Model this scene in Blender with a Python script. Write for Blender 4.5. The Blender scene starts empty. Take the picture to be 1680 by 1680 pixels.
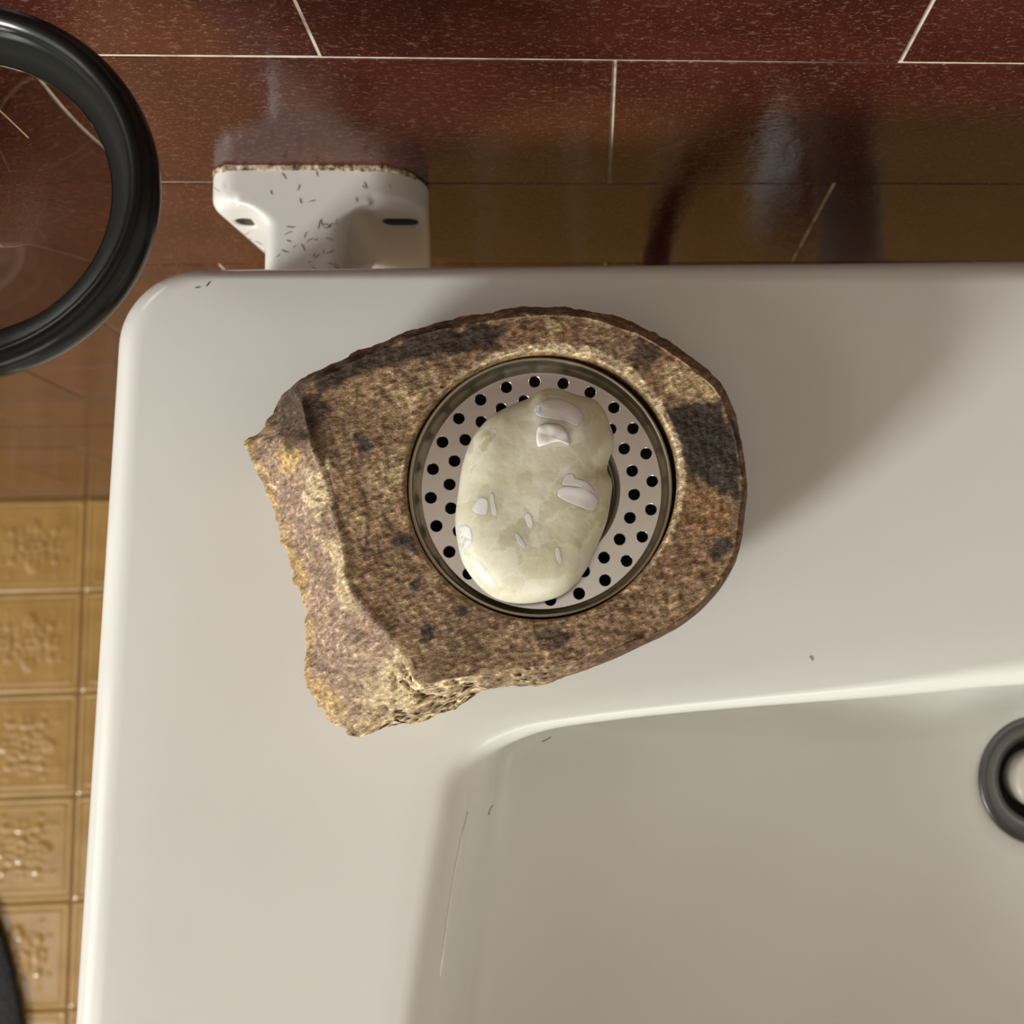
import bpy, bmesh, math, random
import numpy as np
from mathutils import Vector, Matrix, noise, geometry

random.seed(7)
sc = bpy.context.scene
COL = sc.collection

# ------------------------------------------------------------------ camera
F, PPX, PPY, HC = 1760.0, 1076.2, 840.0, 1.40377
RM = np.array([[0.99761591, 0.01909473, -0.06631654],
               [-0.02693715, 0.99247401, -0.119456],
               [0.06353647, 0.12095758, 0.99062222]])
cd = bpy.data.cameras.new('camera')
cam = bpy.data.objects.new('camera', cd); COL.objects.link(cam)
cd.sensor_fit = 'HORIZONTAL'; cd.sensor_width = 36.0
cd.lens = F / 1680 * 36.0
cd.shift_x = -(PPX - 840) / 1680.0
cd.clip_start = 0.01
mw = Matrix([list(RM[i]) + [0] for i in range(3)] + [[0, 0, 0, 1]])
mw.translation = Vector((0, 0, HC))
cam.matrix_world = mw
cd.dof.use_dof = True; cd.dof.focus_distance = 0.335; cd.dof.aperture_fstop = 15.0
sc.camera = cam

# ------------------------------------------------------------------ world, lamp, exposure
w = bpy.data.worlds.new('room_light'); sc.world = w; w.use_nodes = True
w.node_tree.nodes['Background'].inputs[0].default_value = (1.0, 0.955, 0.885, 1)
w.node_tree.nodes['Background'].inputs[1].default_value = 0.17
ld = bpy.data.lights.new('window_light', 'AREA'); ld.shape = 'RECTANGLE'
ld.size = 0.92; ld.size_y = 0.95; ld.energy = 285; ld.color = (0.985, 1.0, 0.95)
lo = bpy.data.objects.new('window_light', ld); COL.objects.link(lo)
lo.location = (-3.90, -3.15, 2.60)
lo.rotation_euler = (Vector((0, 0.05, 1.05)) - Vector(lo.location)).to_track_quat('-Z', 'Y').to_euler()
ld2 = bpy.data.lights.new('left_fill_light', 'AREA'); ld2.shape = 'RECTANGLE'; ld2.size = 2.6; ld2.size_y = 1.8; ld2.energy = 36; ld2.color = (1.0, 0.98, 0.945)  # unseen broad lamp added at the left as soft fill
lo2 = bpy.data.objects.new('left_fill_light', ld2); COL.objects.link(lo2); lo2.location = (-4.4, -1.0, 2.3); lo2.rotation_euler = (0, math.radians(-76), 0)
ld3 = bpy.data.lights.new('high_fill_light', 'AREA'); ld3.shape = 'SQUARE'; ld3.size = 1.0; ld3.energy = 11; ld3.color = (1.0, 0.97, 0.925)  # unseen lamp added high at front left, for bowl light and floor glints
lo3 = bpy.data.objects.new('high_fill_light', ld3); COL.objects.link(lo3); lo3.location = (-1.75, -1.15, 2.55)
ld4 = bpy.data.lights.new('strainer_fill_light', 'AREA'); ld4.shape = 'SQUARE'; ld4.size = 0.85; ld4.energy = 1.0; ld4.color = (1.0, 0.97, 0.925)  # unseen overhead lamp added to be reflected in the strainer plate
lo4 = bpy.data.objects.new('strainer_fill_light', ld4); COL.objects.link(lo4); lo4.location = (0.0, -0.30, 2.55)
ld5 = bpy.data.lights.new('front_fill_light', 'AREA'); ld5.shape = 'RECTANGLE'; ld5.size = 2.4; ld5.size_y = 1.3; ld5.energy = 34; ld5.color = (1.0, 0.965, 0.91)  # unseen lamp added in front to fill the shadow of the stone
lo5 = bpy.data.objects.new('front_fill_light', ld5); COL.objects.link(lo5); lo5.location = (0.5, -4.4, 2.0)
lo5.rotation_euler = (Vector((0, 0.05, 1.0)) - Vector(lo5.location)).to_track_quat('-Z', 'Y').to_euler()
sc.view_settings.view_transform = 'Standard'; sc.view_settings.look = 'None'
sc.view_settings.gamma = 1.0; sc.view_settings.use_curve_mapping = False
sc.view_settings.exposure = 0.09


# ------------------------------------------------------------------ helpers
def U(px, py, z):
    d = RM @ np.array([(px - PPX) / F, -(py - PPY) / F, -1.0]); t = (z - HC) / d[2]
    return (d[0] * t, d[1] * t)


def UY(px, py, y):
    d = RM @ np.array([(px - PPX) / F, -(py - PPY) / F, -1.0]); t = y / d[1]
    return (d[0] * t, HC + d[2] * t)


def lin(*c):
    return tuple((v / 255 / 12.92) if v / 255 <= 0.04045 else ((v / 255 + 0.055) / 1.055) ** 2.4 for v in c)


def world_loc(o):
    v = Vector((0, 0, 0))
    while o is not None:
        v += Vector(o.location); o = o.parent
    return v


def link_mesh(name, me, mat=None, parent=None, loc=(0, 0, 0), smooth=True):
    o = bpy.data.objects.new(name, me); COL.objects.link(o); o.parent = parent; o.location = loc
    if mat is not None and not me.materials: me.materials.append(mat)
    if smooth:
        me.polygons.foreach_set('use_smooth', [True] * len(me.polygons))
    return o


def mesh(name, verts, faces, mat=None, parent=None, smooth=True, auto=None, loc=None):
    """verts in world space; shifted so that the object's own origin is its parent's origin or loc."""
    off = world_loc(parent)
    if loc is not None: off = Vector(loc)
    me = bpy.data.meshes.new(name)
    me.from_pydata([(v[0] - off[0], v[1] - off[1], v[2] - off[2]) for v in verts], [], faces)
    bm = bmesh.new(); bm.from_mesh(me); bmesh.ops.recalc_face_normals(bm, faces=bm.faces); bm.to_mesh(me); bm.free()
    o = link_mesh(name, me, mat, parent, loc if loc is not None else (0, 0, 0), smooth)
    if auto is not None:
        me.set_sharp_from_angle(angle=math.radians(auto))
    return o


def tag(o, label=None, cat=None, group=None, kind=None):
    if label: o['label'] = label
    if cat: o['category'] = cat
    if group: o['group'] = group
    if kind: o['kind'] = kind
    return o


def thing(name, loc, label, cat, group=None):
    o = bpy.data.objects.new(name, None); COL.objects.link(o); o.location = loc
    o.empty_display_size = 0.02
    return tag(o, label, cat, group)


def loft(loops, close_start=False, close_end=False):
    n = len(loops[0]); V = [v for L in loops for v in L]; Fc = []
    for i in range(len(loops) - 1):
        for j in range(n):
            k = (j + 1) % n
            Fc.append((i * n + j, i * n + k, (i + 1) * n + k, (i + 1) * n + j))
    if close_start:
        c = np.mean(np.array(loops[0]), axis=0); V.append(tuple(c)); ci = len(V) - 1
        Fc += [(ci, (j + 1) % n, j) for j in range(n)]
    if close_end:
        c = np.mean(np.array(loops[-1]), axis=0); V.append(tuple(c)); ci = len(V) - 1
        b = (len(loops) - 1) * n
        Fc += [(ci, b + j, b + (j + 1) % n) for j in range(n)]
    return V, Fc


def lathe(profile, c, n=96, axis='z'):
    loops = []
    for r, h in profile:
        L = []
        for j in range(n):
            a = 2 * math.pi * j / n
            if axis == 'z': L.append((c[0] + r * math.cos(a), c[1] + r * math.sin(a), c[2] + h))
            else: L.append((c[0] + r * math.cos(a), c[1] + h, c[2] + r * math.sin(a)))
        loops.append(L)
    return loops


def tube(pts, rad, n=10, caps=True):
    pts = [Vector(p) for p in pts]; loops = []
    up = Vector((0.31, 0.17, 0.93)).normalized()
    for i, p in enumerate(pts):
        t = (pts[min(i + 1, len(pts) - 1)] - pts[max(i - 1, 0)]).normalized()
        a = t.cross(up)
        if a.length < 1e-3: a = t.cross(Vector((1, 0, 0)))
        a.normalize(); b = t.cross(a)
        r = rad[i] if isinstance(rad, (list, tuple)) else rad
        loops.append([tuple(p + a * (r * math.cos(2 * math.pi * j / n)) + b * (r * math.sin(2 * math.pi * j / n))) for j in range(n)])
    return loft(loops, caps, caps)


def spline(pts, per=8, closed=False):
    P = [np.array(p, float) for p in pts]; n = len(P); out = []
    for i in range(n if closed else n - 1):
        if closed: a, b, c, d = P[i - 1], P[i], P[(i + 1) % n], P[(i + 2) % n]
        else: a, b, c, d = P[max(i - 1, 0)], P[i], P[i + 1], P[min(i + 2, n - 1)]
        for k in range(per):
            t = k / per
            out.append(0.5 * (2 * b + (c - a) * t + (2 * a - 5 * b + 4 * c - d) * t * t + (3 * b - a - 3 * c + d) * t ** 3))
    if not closed: out.append(P[-1])
    return out


def ray_r(poly, c, th):
    """distance from c to the polygon along the directions th (outermost hit)"""
    P = np.array([p[:2] for p in poly]) - np.array(c); Q = np.roll(P, -1, axis=0); E = Q - P
    out = []
    for t in th:
        d = np.array([math.cos(t), math.sin(t)])
        den = d[0] * E[:, 1] - d[1] * E[:, 0]
        den = np.where(abs(den) < 1e-12, 1e-12, den)
        r = (P[:, 0] * E[:, 1] - P[:, 1] * E[:, 0]) / den
        s = (P[:, 0] * d[1] - P[:, 1] * d[0]) / den
        ok = (r > 0) & (s >= -1e-6) & (s <= 1 + 1e-6)
        out.append(r[ok].max() if ok.any() else np.nan)
    return np.array(out)


def inset(poly, d):
    n = len(poly); out = []
    P = [Vector(p) for p in poly]
    area = sum(P[i].x * P[(i + 1) % n].y - P[(i + 1) % n].x * P[i].y for i in range(n))
    s = 1 if area > 0 else -1
    for i in range(n):
        e1 = (P[i] - P[i - 1]).normalized(); e2 = (P[(i + 1) % n] - P[i]).normalized()
        n1 = Vector((-e1.y, e1.x)) * s; n2 = Vector((-e2.y, e2.x)) * s
        m = (n1 + n2); m = m / max(m.length_squared * 0.5, 0.3)
        out.append((P[i].x + m.x * d, P[i].y + m.y * d))
    return out


def round_poly(pts, rads, seg=8):
    out = []; n = len(pts)
    for i in range(n):
        p = Vector(pts[i]); a = (Vector(pts[i - 1]) - p).normalized(); b = (Vector(pts[(i + 1) % n]) - p).normalized()
        r = rads[i] if isinstance(rads, (list, tuple)) else rads
        if r <= 0: out.append(tuple(p)); continue
        ang = a.angle(b); d = r / math.tan(ang / 2)
        c = p + (a + b).normalized() * (r / math.sin(ang / 2))
        s = p + a * d; e = p + b * d
        a0 = math.atan2(s.y - c.y, s.x - c.x); a1 = math.atan2(e.y - c.y, e.x - c.x)
        while a1 - a0 > math.pi: a1 -= 2 * math.pi
        while a1 - a0 < -math.pi: a1 += 2 * math.pi
        for k in range(seg + 1):
            t = a0 + (a1 - a0) * k / seg
            out.append((c.x + r * math.cos(t), c.y + r * math.sin(t)))
    return out


def cdt_fill(outer, holes):
    """triangles of a polygon with holes (2-D)"""
    V = []; E = []
    for L in [outer] + holes:
        b = len(V); V += [Vector(p) for p in L]; E += [(b + i, b + (i + 1) % len(L)) for i in range(len(L))]
    vs, es, fs, *_ = geometry.delaunay_2d_cdt(V, E, [], 0, 1e-9)

    def inside(p, L):
        r = False; j = len(L) - 1
        for i in range(len(L)):
            if (L[i][1] > p[1]) != (L[j][1] > p[1]) and p[0] < (L[j][0] - L[i][0]) * (p[1] - L[i][1]) / (L[j][1] - L[i][1]) + L[i][0]: r = not r
            j = i
        return r
    keep = []
    for f in fs:
        c = (sum(vs[i][0] for i in f) / len(f), sum(vs[i][1] for i in f) / len(f))
        if inside(c, outer) and not any(inside(c, h) for h in holes): keep.append(tuple(f))
    return [tuple(v) for v in vs], keep


# ------------------------------------------------------------------ materials
class NT:
    def __init__(s, name):
        s.m = bpy.data.materials.new(name); s.m.use_nodes = True; s.t = s.m.node_tree
        s.b = s.t.nodes['Principled BSDF']; s.out = s.t.nodes['Material Output']

    def n(s, typ, **kw):
        x = s.t.nodes.new(typ)
        for k, v in kw.items():
            if k.startswith('i_'):
                key = k[2:]; x.inputs[int(key) if key.isdigit() else key.replace('_', ' ')].default_value = v
            else: setattr(x, k, v)
        return x

    def l(s, a, ao, b, bi): s.t.links.new(a.outputs[ao], b.inputs[bi])

    def pos(s, scale=(1, 1, 1), rot=(0, 0, 0), obj=False):
        g = s.n('ShaderNodeTexCoord') if obj else s.n('ShaderNodeNewGeometry')
        m = s.n('ShaderNodeMapping'); m.inputs['Scale'].default_value = scale; m.inputs['Rotation'].default_value = rot
        s.l(g, 'Object' if obj else 'Position', m, 'Vector'); return m

    def noise(s, src, scale, detail=4, rough=0.55):
        x = s.n('ShaderNodeTexNoise'); x.inputs['Scale'].default_value = scale
        x.inputs['Detail'].default_value = detail; x.inputs['Roughness'].default_value = rough
        s.l(src, 'Vector', x, 'Vector'); return x

    def ramp(s, src, so, stops):
        r = s.n('ShaderNodeValToRGB'); e = r.color_ramp.elements
        while len(e) < len(stops): e.new(0.5)
        for i, (p, c) in enumerate(stops):
            e[i].position = p; e[i].color = (*c, 1) if len(c) == 3 else c
        s.l(src, so, r, 'Fac'); return r

    def mix(s, fac, a, b, mode='MIX'):
        x = s.n('ShaderNodeMix', data_type='RGBA', blend_type=mode)
        for sock, v in ((x.inputs['Factor'], fac), (x.inputs['A'], a), (x.inputs['B'], b)):
            if isinstance(v, tuple) and len(v) == 2 and hasattr(v[0], 'outputs'): s.t.links.new(v[0].outputs[v[1]], sock)
            elif isinstance(v, (int, float)): sock.default_value = v
            else: sock.default_value = (*v, 1)
        return x

    def bump(s, src, so, strength, dist, prev=None):
        x = s.n('ShaderNodeBump'); x.inputs['Strength'].default_value = strength; x.inputs['Distance'].default_value = dist
        s.l(src, so, x, 'Height')
        if prev is not None: s.l(prev, 'Normal', x, 'Normal')
        return x

    def set(s, **kw):
        for k, v in kw.items():
            i = s.b.inputs[k.replace('_', ' ')]
            i.default_value = (*v, 1) if isinstance(v, tuple) and len(v) == 3 and i.type == 'RGBA' else v
        return s


def simple(name, col, rough=0.4, metal=0.0, **kw):
    return NT(name).set(Base_Color=col, Roughness=rough, Metallic=metal, **kw).m


def make_ceramic(name, col, rough):
    t = NT(name); p = t.pos()
    n1 = t.noise(p, 14, 3); r = t.ramp(n1, 'Fac', [(0.3, tuple(c * 0.97 for c in col)), (0.7, col)])
    t.l(r, 'Color', t.b, 'Base Color')
    n2 = t.noise(p, 260, 2); b = t.bump(n2, 'Fac', 0.04, 0.0004); t.l(b, 'Normal', t.b, 'Normal')
    return t.set(Roughness=rough).m


M_CER = make_ceramic('white_ceramic', (0.775, 0.765, 0.725), 0.2)
M_BRK = make_ceramic('bracket_ceramic', (0.76, 0.74, 0.70), 0.26)


def make_wall_tile():
    t = NT('oxblood_tile'); info = t.n('ShaderNodeObjectInfo')
    p = t.pos((1, 1, 2.6)); big = t.noise(t.pos((1, 1, 1.6)), 22, 5)
    base = t.ramp(big, 'Fac', [(0.30, lin(60, 24, 17)), (0.70, lin(80, 36, 25))])
    sp = t.noise(p, 230, 3, 0.6); fl = t.ramp(sp, 'Fac', [(0.56, (0, 0, 0)), (0.70, (1, 1, 1))])
    sp2 = t.noise(p, 620, 2, 0.6); fl2 = t.ramp(sp2, 'Fac', [(0.62, (0, 0, 0)), (0.72, (0.7, 0.7, 0.7))])
    c1 = t.mix((fl, 'Color'), (base, 'Color'), lin(104, 74, 62))
    c2 = t.mix((fl2, 'Color'), (c1, 'Result'), lin(160, 128, 114))
    v = t.n('ShaderNodeHueSaturation'); t.l(c2, 'Result', v, 'Color')
    mr = t.n('ShaderNodeMapRange'); mr.inputs['To Min'].default_value = 0.88; mr.inputs['To Max'].default_value = 1.12
    t.l(info, 'Random', mr, 'Value'); t.l(mr, 'Result', v, 'Value'); t.l(v, 'Color', t.b, 'Base Color')
    b1 = t.bump(sp, 'Fac', 0.10, 0.0012); wv = t.noise(t.pos((1, 1, 0.6)), 60, 2)
    b2 = t.bump(wv, 'Fac', 0.10, 0.003, b1); t.l(b2, 'Normal', t.b, 'Normal')
    return t.set(Roughness=0.07).m


M_TILE = make_wall_tile()
M_GROUT = NT('pale_grout'); _n = M_GROUT.noise(M_GROUT.pos(), 90, 4)
_r = M_GROUT.ramp(_n, 'Fac', [(0.3, lin(150, 132, 112)), (0.5, lin(214, 200, 180)), (0.8, lin(230, 220, 202))])
M_GROUT.l(_r, 'Color', M_GROUT.b, 'Base Color'); M_GROUT = M_GROUT.set(Roughness=0.8).m


def make_floor_tile():
    t = NT('ochre_floor_tile'); p = t.pos()
    n = t.noise(p, 26, 5); r = t.ramp(n, 'Fac', [(0.3, lin(142, 108, 56)), (0.7, lin(160, 126, 72))])
    t.l(r, 'Color', t.b, 'Base Color')
    b = t.bump(t.noise(p, 300, 2), 'Fac', 0.15, 0.001); t.l(b, 'Normal', t.b, 'Normal')
    return t.set(Roughness=0.22).m


M_FLOOR = make_floor_tile()
M_FGROUT = simple('floor_grout', lin(126, 94, 54), 0.8)


def make_rock():
    t = NT('weathered_stone')
    a = t.n('ShaderNodeAttribute', attribute_name='tint')
    p = t.pos((1, 1, 1)); p0 = t.pos((1, 1, 1), (0, 0, -0.42)); ps = t.n('ShaderNodeMapping'); ps.inputs['Scale'].default_value = (0.62, 1.35, 1.0); t.l(p0, 'Vector', ps, 'Vector')
    n1 = t.noise(ps, 560, 4, 0.66); r1 = t.ramp(n1, 'Fac', [(0.34, (0.36, 0.30, 0.25)), (0.44, (0.72, 0.68, 0.64)), (0.54, (0.98, 0.97, 0.96)), (0.60, (1.30, 1.29, 1.27)), (0.68, (2.2, 2.2, 2.15))])
    n2 = t.noise(p, 130, 4, 0.6); r2 = t.ramp(n2, 'Fac', [(0.3, (0.66, 0.62, 0.60)), (0.6, (1.12, 1.10, 1.06))])
    c1 = t.mix(1.0, (a, 'Color'), (r1, 'Color'), 'MULTIPLY'); c2 = t.mix(1.0, (c1, 'Result'), (r2, 'Color'), 'MULTIPLY')
    vo = t.n('ShaderNodeTexVoronoi'); vo.inputs['Scale'].default_value = 260; t.l(p, 'Vector', vo, 'Vector')
    pit = t.ramp(vo, 'Distance', [(0.10, (0.35, 0.28, 0.22)), (0.2, (1, 1, 1))])
    msk = t.ramp(t.noise(p, 90, 3), 'Fac', [(0.56, (0, 0, 0)), (0.63, (1, 1, 1))])
    c3 = t.mix((msk, 'Color'), (c2, 'Result'), (0, 0, 0)); c3.blend_type = 'MULTIPLY'
    t.l(pit, 'Color', c3, 'B'); t.l(c3, 'Result', t.b, 'Base Color')
    b1 = t.bump(n1, 'Fac', 1.0, 0.0010); b2 = t.bump(n2, 'Fac', 0.4, 0.0008, b1); t.l(b2, 'Normal', t.b, 'Normal')
    return t.set(Roughness=0.72).m


M_ROCK = make_rock()


def make_steel(name, rough, col, aniso=0.0):
    t = NT(name); p = t.pos((1, 5, 1), (0, 0, 0.3))
    n = t.noise(p, 320, 3); r = t.ramp(n, 'Fac', [(0.3, (rough * 0.9,) * 3), (0.7, (rough * 1.12,) * 3)]); t.l(r, 'Color', t.b, 'Roughness')
    b = t.bump(n, 'Fac', 0.012, 0.0002); t.l(b, 'Normal', t.b, 'Normal')
    if aniso:
        tg = t.n('ShaderNodeTangent', direction_type='RADIAL', axis='Z'); t.l(tg, 'Tangent', t.b, 'Tangent'); t.set(Anisotropic=aniso)
    return t.set(Base_Color=col, Metallic=1.0).m


M_STEEL = make_steel('brushed_steel', 0.22, (0.76, 0.74, 0.72), 0.5)
M_STEEL2 = make_steel('dull_steel', 0.36, (0.42, 0.37, 0.30))
M_DRAIN = simple('dark_chrome', (0.16, 0.16, 0.165), 0.3, 1.0)
M_CHROME = simple('chrome', (0.55, 0.54, 0.53), 0.12, 1.0)


def make_soap():
    t = NT('marbled_soap'); p = t.pos()
    wn = t.noise(p, 85, 4, 0.6); wm = t.mix(0.018, (p, 'Vector'), (wn, 'Color'))     # warped coordinates
    n = t.noise(p, 60, 3, 0.5)
    vo = t.n('ShaderNodeTexVoronoi'); vo.inputs['Scale'].default_value = 75; t.l(wm, 'Result', vo, 'Vector')
    ve = t.n('ShaderNodeTexVoronoi', feature='DISTANCE_TO_EDGE'); ve.inputs['Scale'].default_value = 75; t.l(wm, 'Result', ve, 'Vector')
    r = t.ramp(vo, 'Color', [(0.1, lin(178, 172, 140)), (0.5, lin(206, 201, 178)), (0.9, lin(226, 222, 208))])
    r1 = t.ramp(n, 'Fac', [(0.35, lin(200, 194, 156)), (0.65, lin(222, 216, 200))]); c0 = t.mix(0.5, (r, 'Color'), (r1, 'Color'))
    vein = t.ramp(ve, 'Distance', [(0.0, (0.5, 0.5, 0.5)), (0.07, (0, 0, 0))])
    c1 = t.mix((vein, 'Color'), (c0, 'Result'), lin(228, 224, 210))
    n2 = t.noise(p, 190, 5, 0.7); r2 = t.ramp(n2, 'Fac', [(0.56, (0, 0, 0)), (0.72, (0.6, 0.6, 0.6))])
    c = t.mix((r2, 'Color'), (c1, 'Result'), lin(232, 228, 214)); t.l(c, 'Result', t.b, 'Base Color')
    b = t.bump(n2, 'Fac', 0.14, 0.0008); b2 = t.bump(ve, 'Distance', 0.10, 0.002, b); t.l(b2, 'Normal', t.b, 'Normal')
    return t.set(Roughness=0.33, Subsurface_Weight=0.6, Subsurface_Radius=(1.0, 0.95, 0.75), Subsurface_Scale=0.004).m


M_SOAP = make_soap()
M_CHUNK = NT('white_soap_chunk').set(Base_Color=lin(236, 230, 222), Roughness=0.42, Subsurface_Weight=0.5,
                                     Subsurface_Radius=(1.0, 0.9, 0.8), Subsurface_Scale=0.004).m


def make_smoke():
    t = NT('smoked_glass'); t.set(Base_Color=(1, 1, 1), Roughness=0.02, Transmission_Weight=1.0, IOR=1.48)
    v = t.n('ShaderNodeVolumeAbsorption'); v.inputs['Color'].default_value = (0.50, 0.43, 0.37, 1); v.inputs['Density'].default_value = 680
    t.l(v, 'Volume', t.out, 'Volume'); return t.m


M_SMOKE = make_smoke()
M_BLACKGLASS = simple('black_glass', (0.007, 0.008, 0.0075), 0.22)
M_BLACKGLASS.node_tree.nodes['Principled BSDF'].inputs['Specular IOR Level'].default_value = 0.3
M_WALLGLASS = simple('dark_green_glass', (0.014, 0.016, 0.0145), 0.3)
M_WALLGLASS.node_tree.nodes['Principled BSDF'].inputs['Specular IOR Level'].default_value = 0.35
M_PALELINE = simple('pale_line', lin(205, 180, 140), 0.6)
M_HAIR = simple('dark_hair', lin(44, 36, 32), 0.5)
M_PVC = simple('grey_plastic_pipe', lin(214, 212, 208), 0.3)
M_HOSE = simple('dark_hose', lin(46, 40, 38), 0.45)
M_RUST = simple('rusty_screw', lin(104, 74, 40), 0.5, 0.6)
M_SLOTSHADE = simple('painted_slot_shade', lin(78, 72, 58), 0.7)
M_DARK = simple('dark_void', lin(20, 18, 16), 0.8)
M_HIGHLIGHT = simple('white_highlight', (0.92, 0.91, 0.88), 0.12)
M_PLUG = simple('white_plug', lin(214, 208, 196), 0.3)
M_WHITE = simple('side_paint', lin(190, 185, 174), 0.8)
M_PAINT = simple('dull_paint', lin(176, 168, 154), 0.8)
M_SEAM = NT('dirty_mortar'); _n = M_SEAM.noise(M_SEAM.pos(), 330, 4, 0.7)
_r = M_SEAM.ramp(_n, 'Fac', [(0.38, lin(44, 34, 26)), (0.5, lin(150, 130, 104)), (0.66, lin(214, 200, 176))])
M_SEAM.l(_r, 'Color', M_SEAM.b, 'Base Color'); M_SEAM = M_SEAM.set(Roughness=0.9).m
_t = NT('black_pile'); _b = _t.bump(_t.noise(_t.pos(), 240, 3), 'Fac', 0.8, 0.004); _t.l(_b, 'Normal', _t.b, 'Normal')
M_MAT = _t.set(Base_Color=lin(20, 20, 22), Roughness=0.85).m

# ------------------------------------------------------------------ the setting
YW = 0.200                         # face of the wall tiles
TH, TW, T0, X0 = 0.1000209, 0.2008778, HC - 0.350473, 0.1139856   # row height, tile length, a joint line, a joint column


def quad(name, v, mat): return tag(mesh(name, v, [(0, 1, 2, 3)], mat, smooth=False), kind='structure')


wall = quad('wall_back', [(-2.9, YW + 0.0007, -0.01), (1.0, YW + 0.0007, -0.01), (1.0, YW + 0.0007, 2.6), (-2.9, YW + 0.0007, 2.6)], M_GROUT)
floor = quad('floor', [(-2.9, -2.2, -0.0016), (1.0, -2.2, -0.0016), (1.0, YW + 0.02, -0.0016), (-2.9, YW + 0.02, -0.0016)], M_FGROUT)
wr = quad('wall_right', [(1.0, -2.2, -0.01), (1.0, YW + 0.02, -0.01), (1.0, YW + 0.02, 2.6), (1.0, -2.2, 2.6)], M_WHITE)
ceil = quad('ceiling', [(-2.9, -2.2, 2.6), (1.0, -2.2, 2.6), (1.0, YW + 0.02, 2.6), (-2.9, YW + 0.02, 2.6)], M_PAINT)


def slab(wd, ht, gap, bev, thick):
    """tile lying in the x-z plane, face towards -y, softened edges"""
    a, b = wd / 2 - gap / 2, ht / 2 - gap / 2; V = []
    for ins, y in ((0, thick), (0, bev), (bev * 0.35, bev * 0.3), (bev * 1.2, 0)):
        V += [(-a + ins, y, -b + ins), (a - ins, y, -b + ins), (a - ins, y, b - ins), (-a + ins, y, b - ins)]
    Fc = [(12, 13, 14, 15)]
    for i in range(3):
        for j in range(4): Fc.append((i * 4 + j, i * 4 + (j + 1) % 4, i * 4 + 4 + (j + 1) % 4, i * 4 + 4 + j))
    me = bpy.data.meshes.new('wall_tile'); me.from_pydata(V, [], [tuple(reversed(f)) for f in Fc]); return me


TILE_ME = {}
for k in range(-10, 11):                       # rows from 2.05 m down to the floor
    zt = T0 - k * TH; zb = max(zt - TH, -0.0006)
    if zt < 0.01: break
    h = round(zt - zb, 4)
    if h not in TILE_ME: TILE_ME[h] = slab(TW, h, 0.0016, 0.00025, 0.0012)
    off = X0 if k % 2 else X0 - TW / 2         # running bond
    for i in range(-8, 7):
        xc = off + TW * (i + 0.5)
        if xc < -1.4 or xc > 0.9: continue
        o = link_mesh('wall_tile', TILE_ME[h], M_TILE, wall, (xc + random.uniform(-1, 1) * 2e-4, YW, (zt + zb) / 2), smooth=False)
        o.rotation_euler = (random.uniform(-1, 1) * 0.004, 0, random.uniform(-1, 1) * 0.003)

# floor tiles with an embossed square and a scrolled ornament
S = 0.1262


def floor_tile_mesh(N=56):
    rnd = random.Random(3); blobs = []
    quarter = []
    for k in range(26):
        r = rnd.uniform(0.002, 0.036); a = rnd.uniform(0, math.pi / 2); quarter.append((r * math.cos(a), r * math.sin(a), rnd.uniform(0.0018, 0.0036), rnd.uniform(0.5, 1.0)))
    for k in range(12): quarter.append((rnd.uniform(0.003, 0.041), rnd.uniform(0.003, 0.041), rnd.uniform(0.0018, 0.0032), rnd.uniform(0.5, 1.0)))
    for sx in (-1, 1):
        for sy in (-1, 1): blobs += [(sx * x, sy * y, s, h) for x, y, s, h in quarter]
    B = np.array(blobs); g = np.linspace(-0.5, 0.5, N + 1) * (S - 0.0012); V = []
    for y in g:
        for x in g:
            m = max(abs(x), abs(y)); e = S / 2 - m
            z = -0.0012 if e < 0.0007 else 0.0
            z += 0.0007 * math.exp(-((e - 0.0045) / 0.0013) ** 2) - 0.0007 * math.exp(-((e - 0.0085) / 0.0014) ** 2)
            z += 0.0004 * math.exp(-((e - 0.0125) / 0.0016) ** 2)
            if m < 0.052:
                d = ((B[:, 0] - x) ** 2 + (B[:, 1] - y) ** 2) / B[:, 2] ** 2
                z += 0.0013 * min(1.2, float((B[:, 3] * np.exp(-d)).sum()))
            V.append((x, y, z))
    Fc = [(j * (N + 1) + i, j * (N + 1) + i + 1, (j + 1) * (N + 1) + i + 1, (j + 1) * (N + 1) + i) for j in range(N) for i in range(N)]
    me = bpy.data.meshes.new('floor_tile'); me.from_pydata(V, [], Fc); return me


FT = floor_tile_mesh()
for j in range(0, 12):
    yc = 0.0825 + S / 2 - S * j
    for i in range(-7, 12):
        xc = -0.6350 + S / 2 + S * i
        o = link_mesh('floor_tile', FT, M_FLOOR, floor, (xc, yc - 0.0 if j else 0.0825 + (YW - 0.0825) / 2 - 0.0002, 0.0))
        if j == 0: o.scale = (1, (YW - 0.0825) / S, 1)
        else: o.rotation_euler = (0, 0, math.pi / 2 * random.randint(0, 3))

# ------------------------------------------------------------------ washbasin
ZB = HC - 0.374
DR = (0.2097, -0.0690)                         # drain centre


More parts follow.
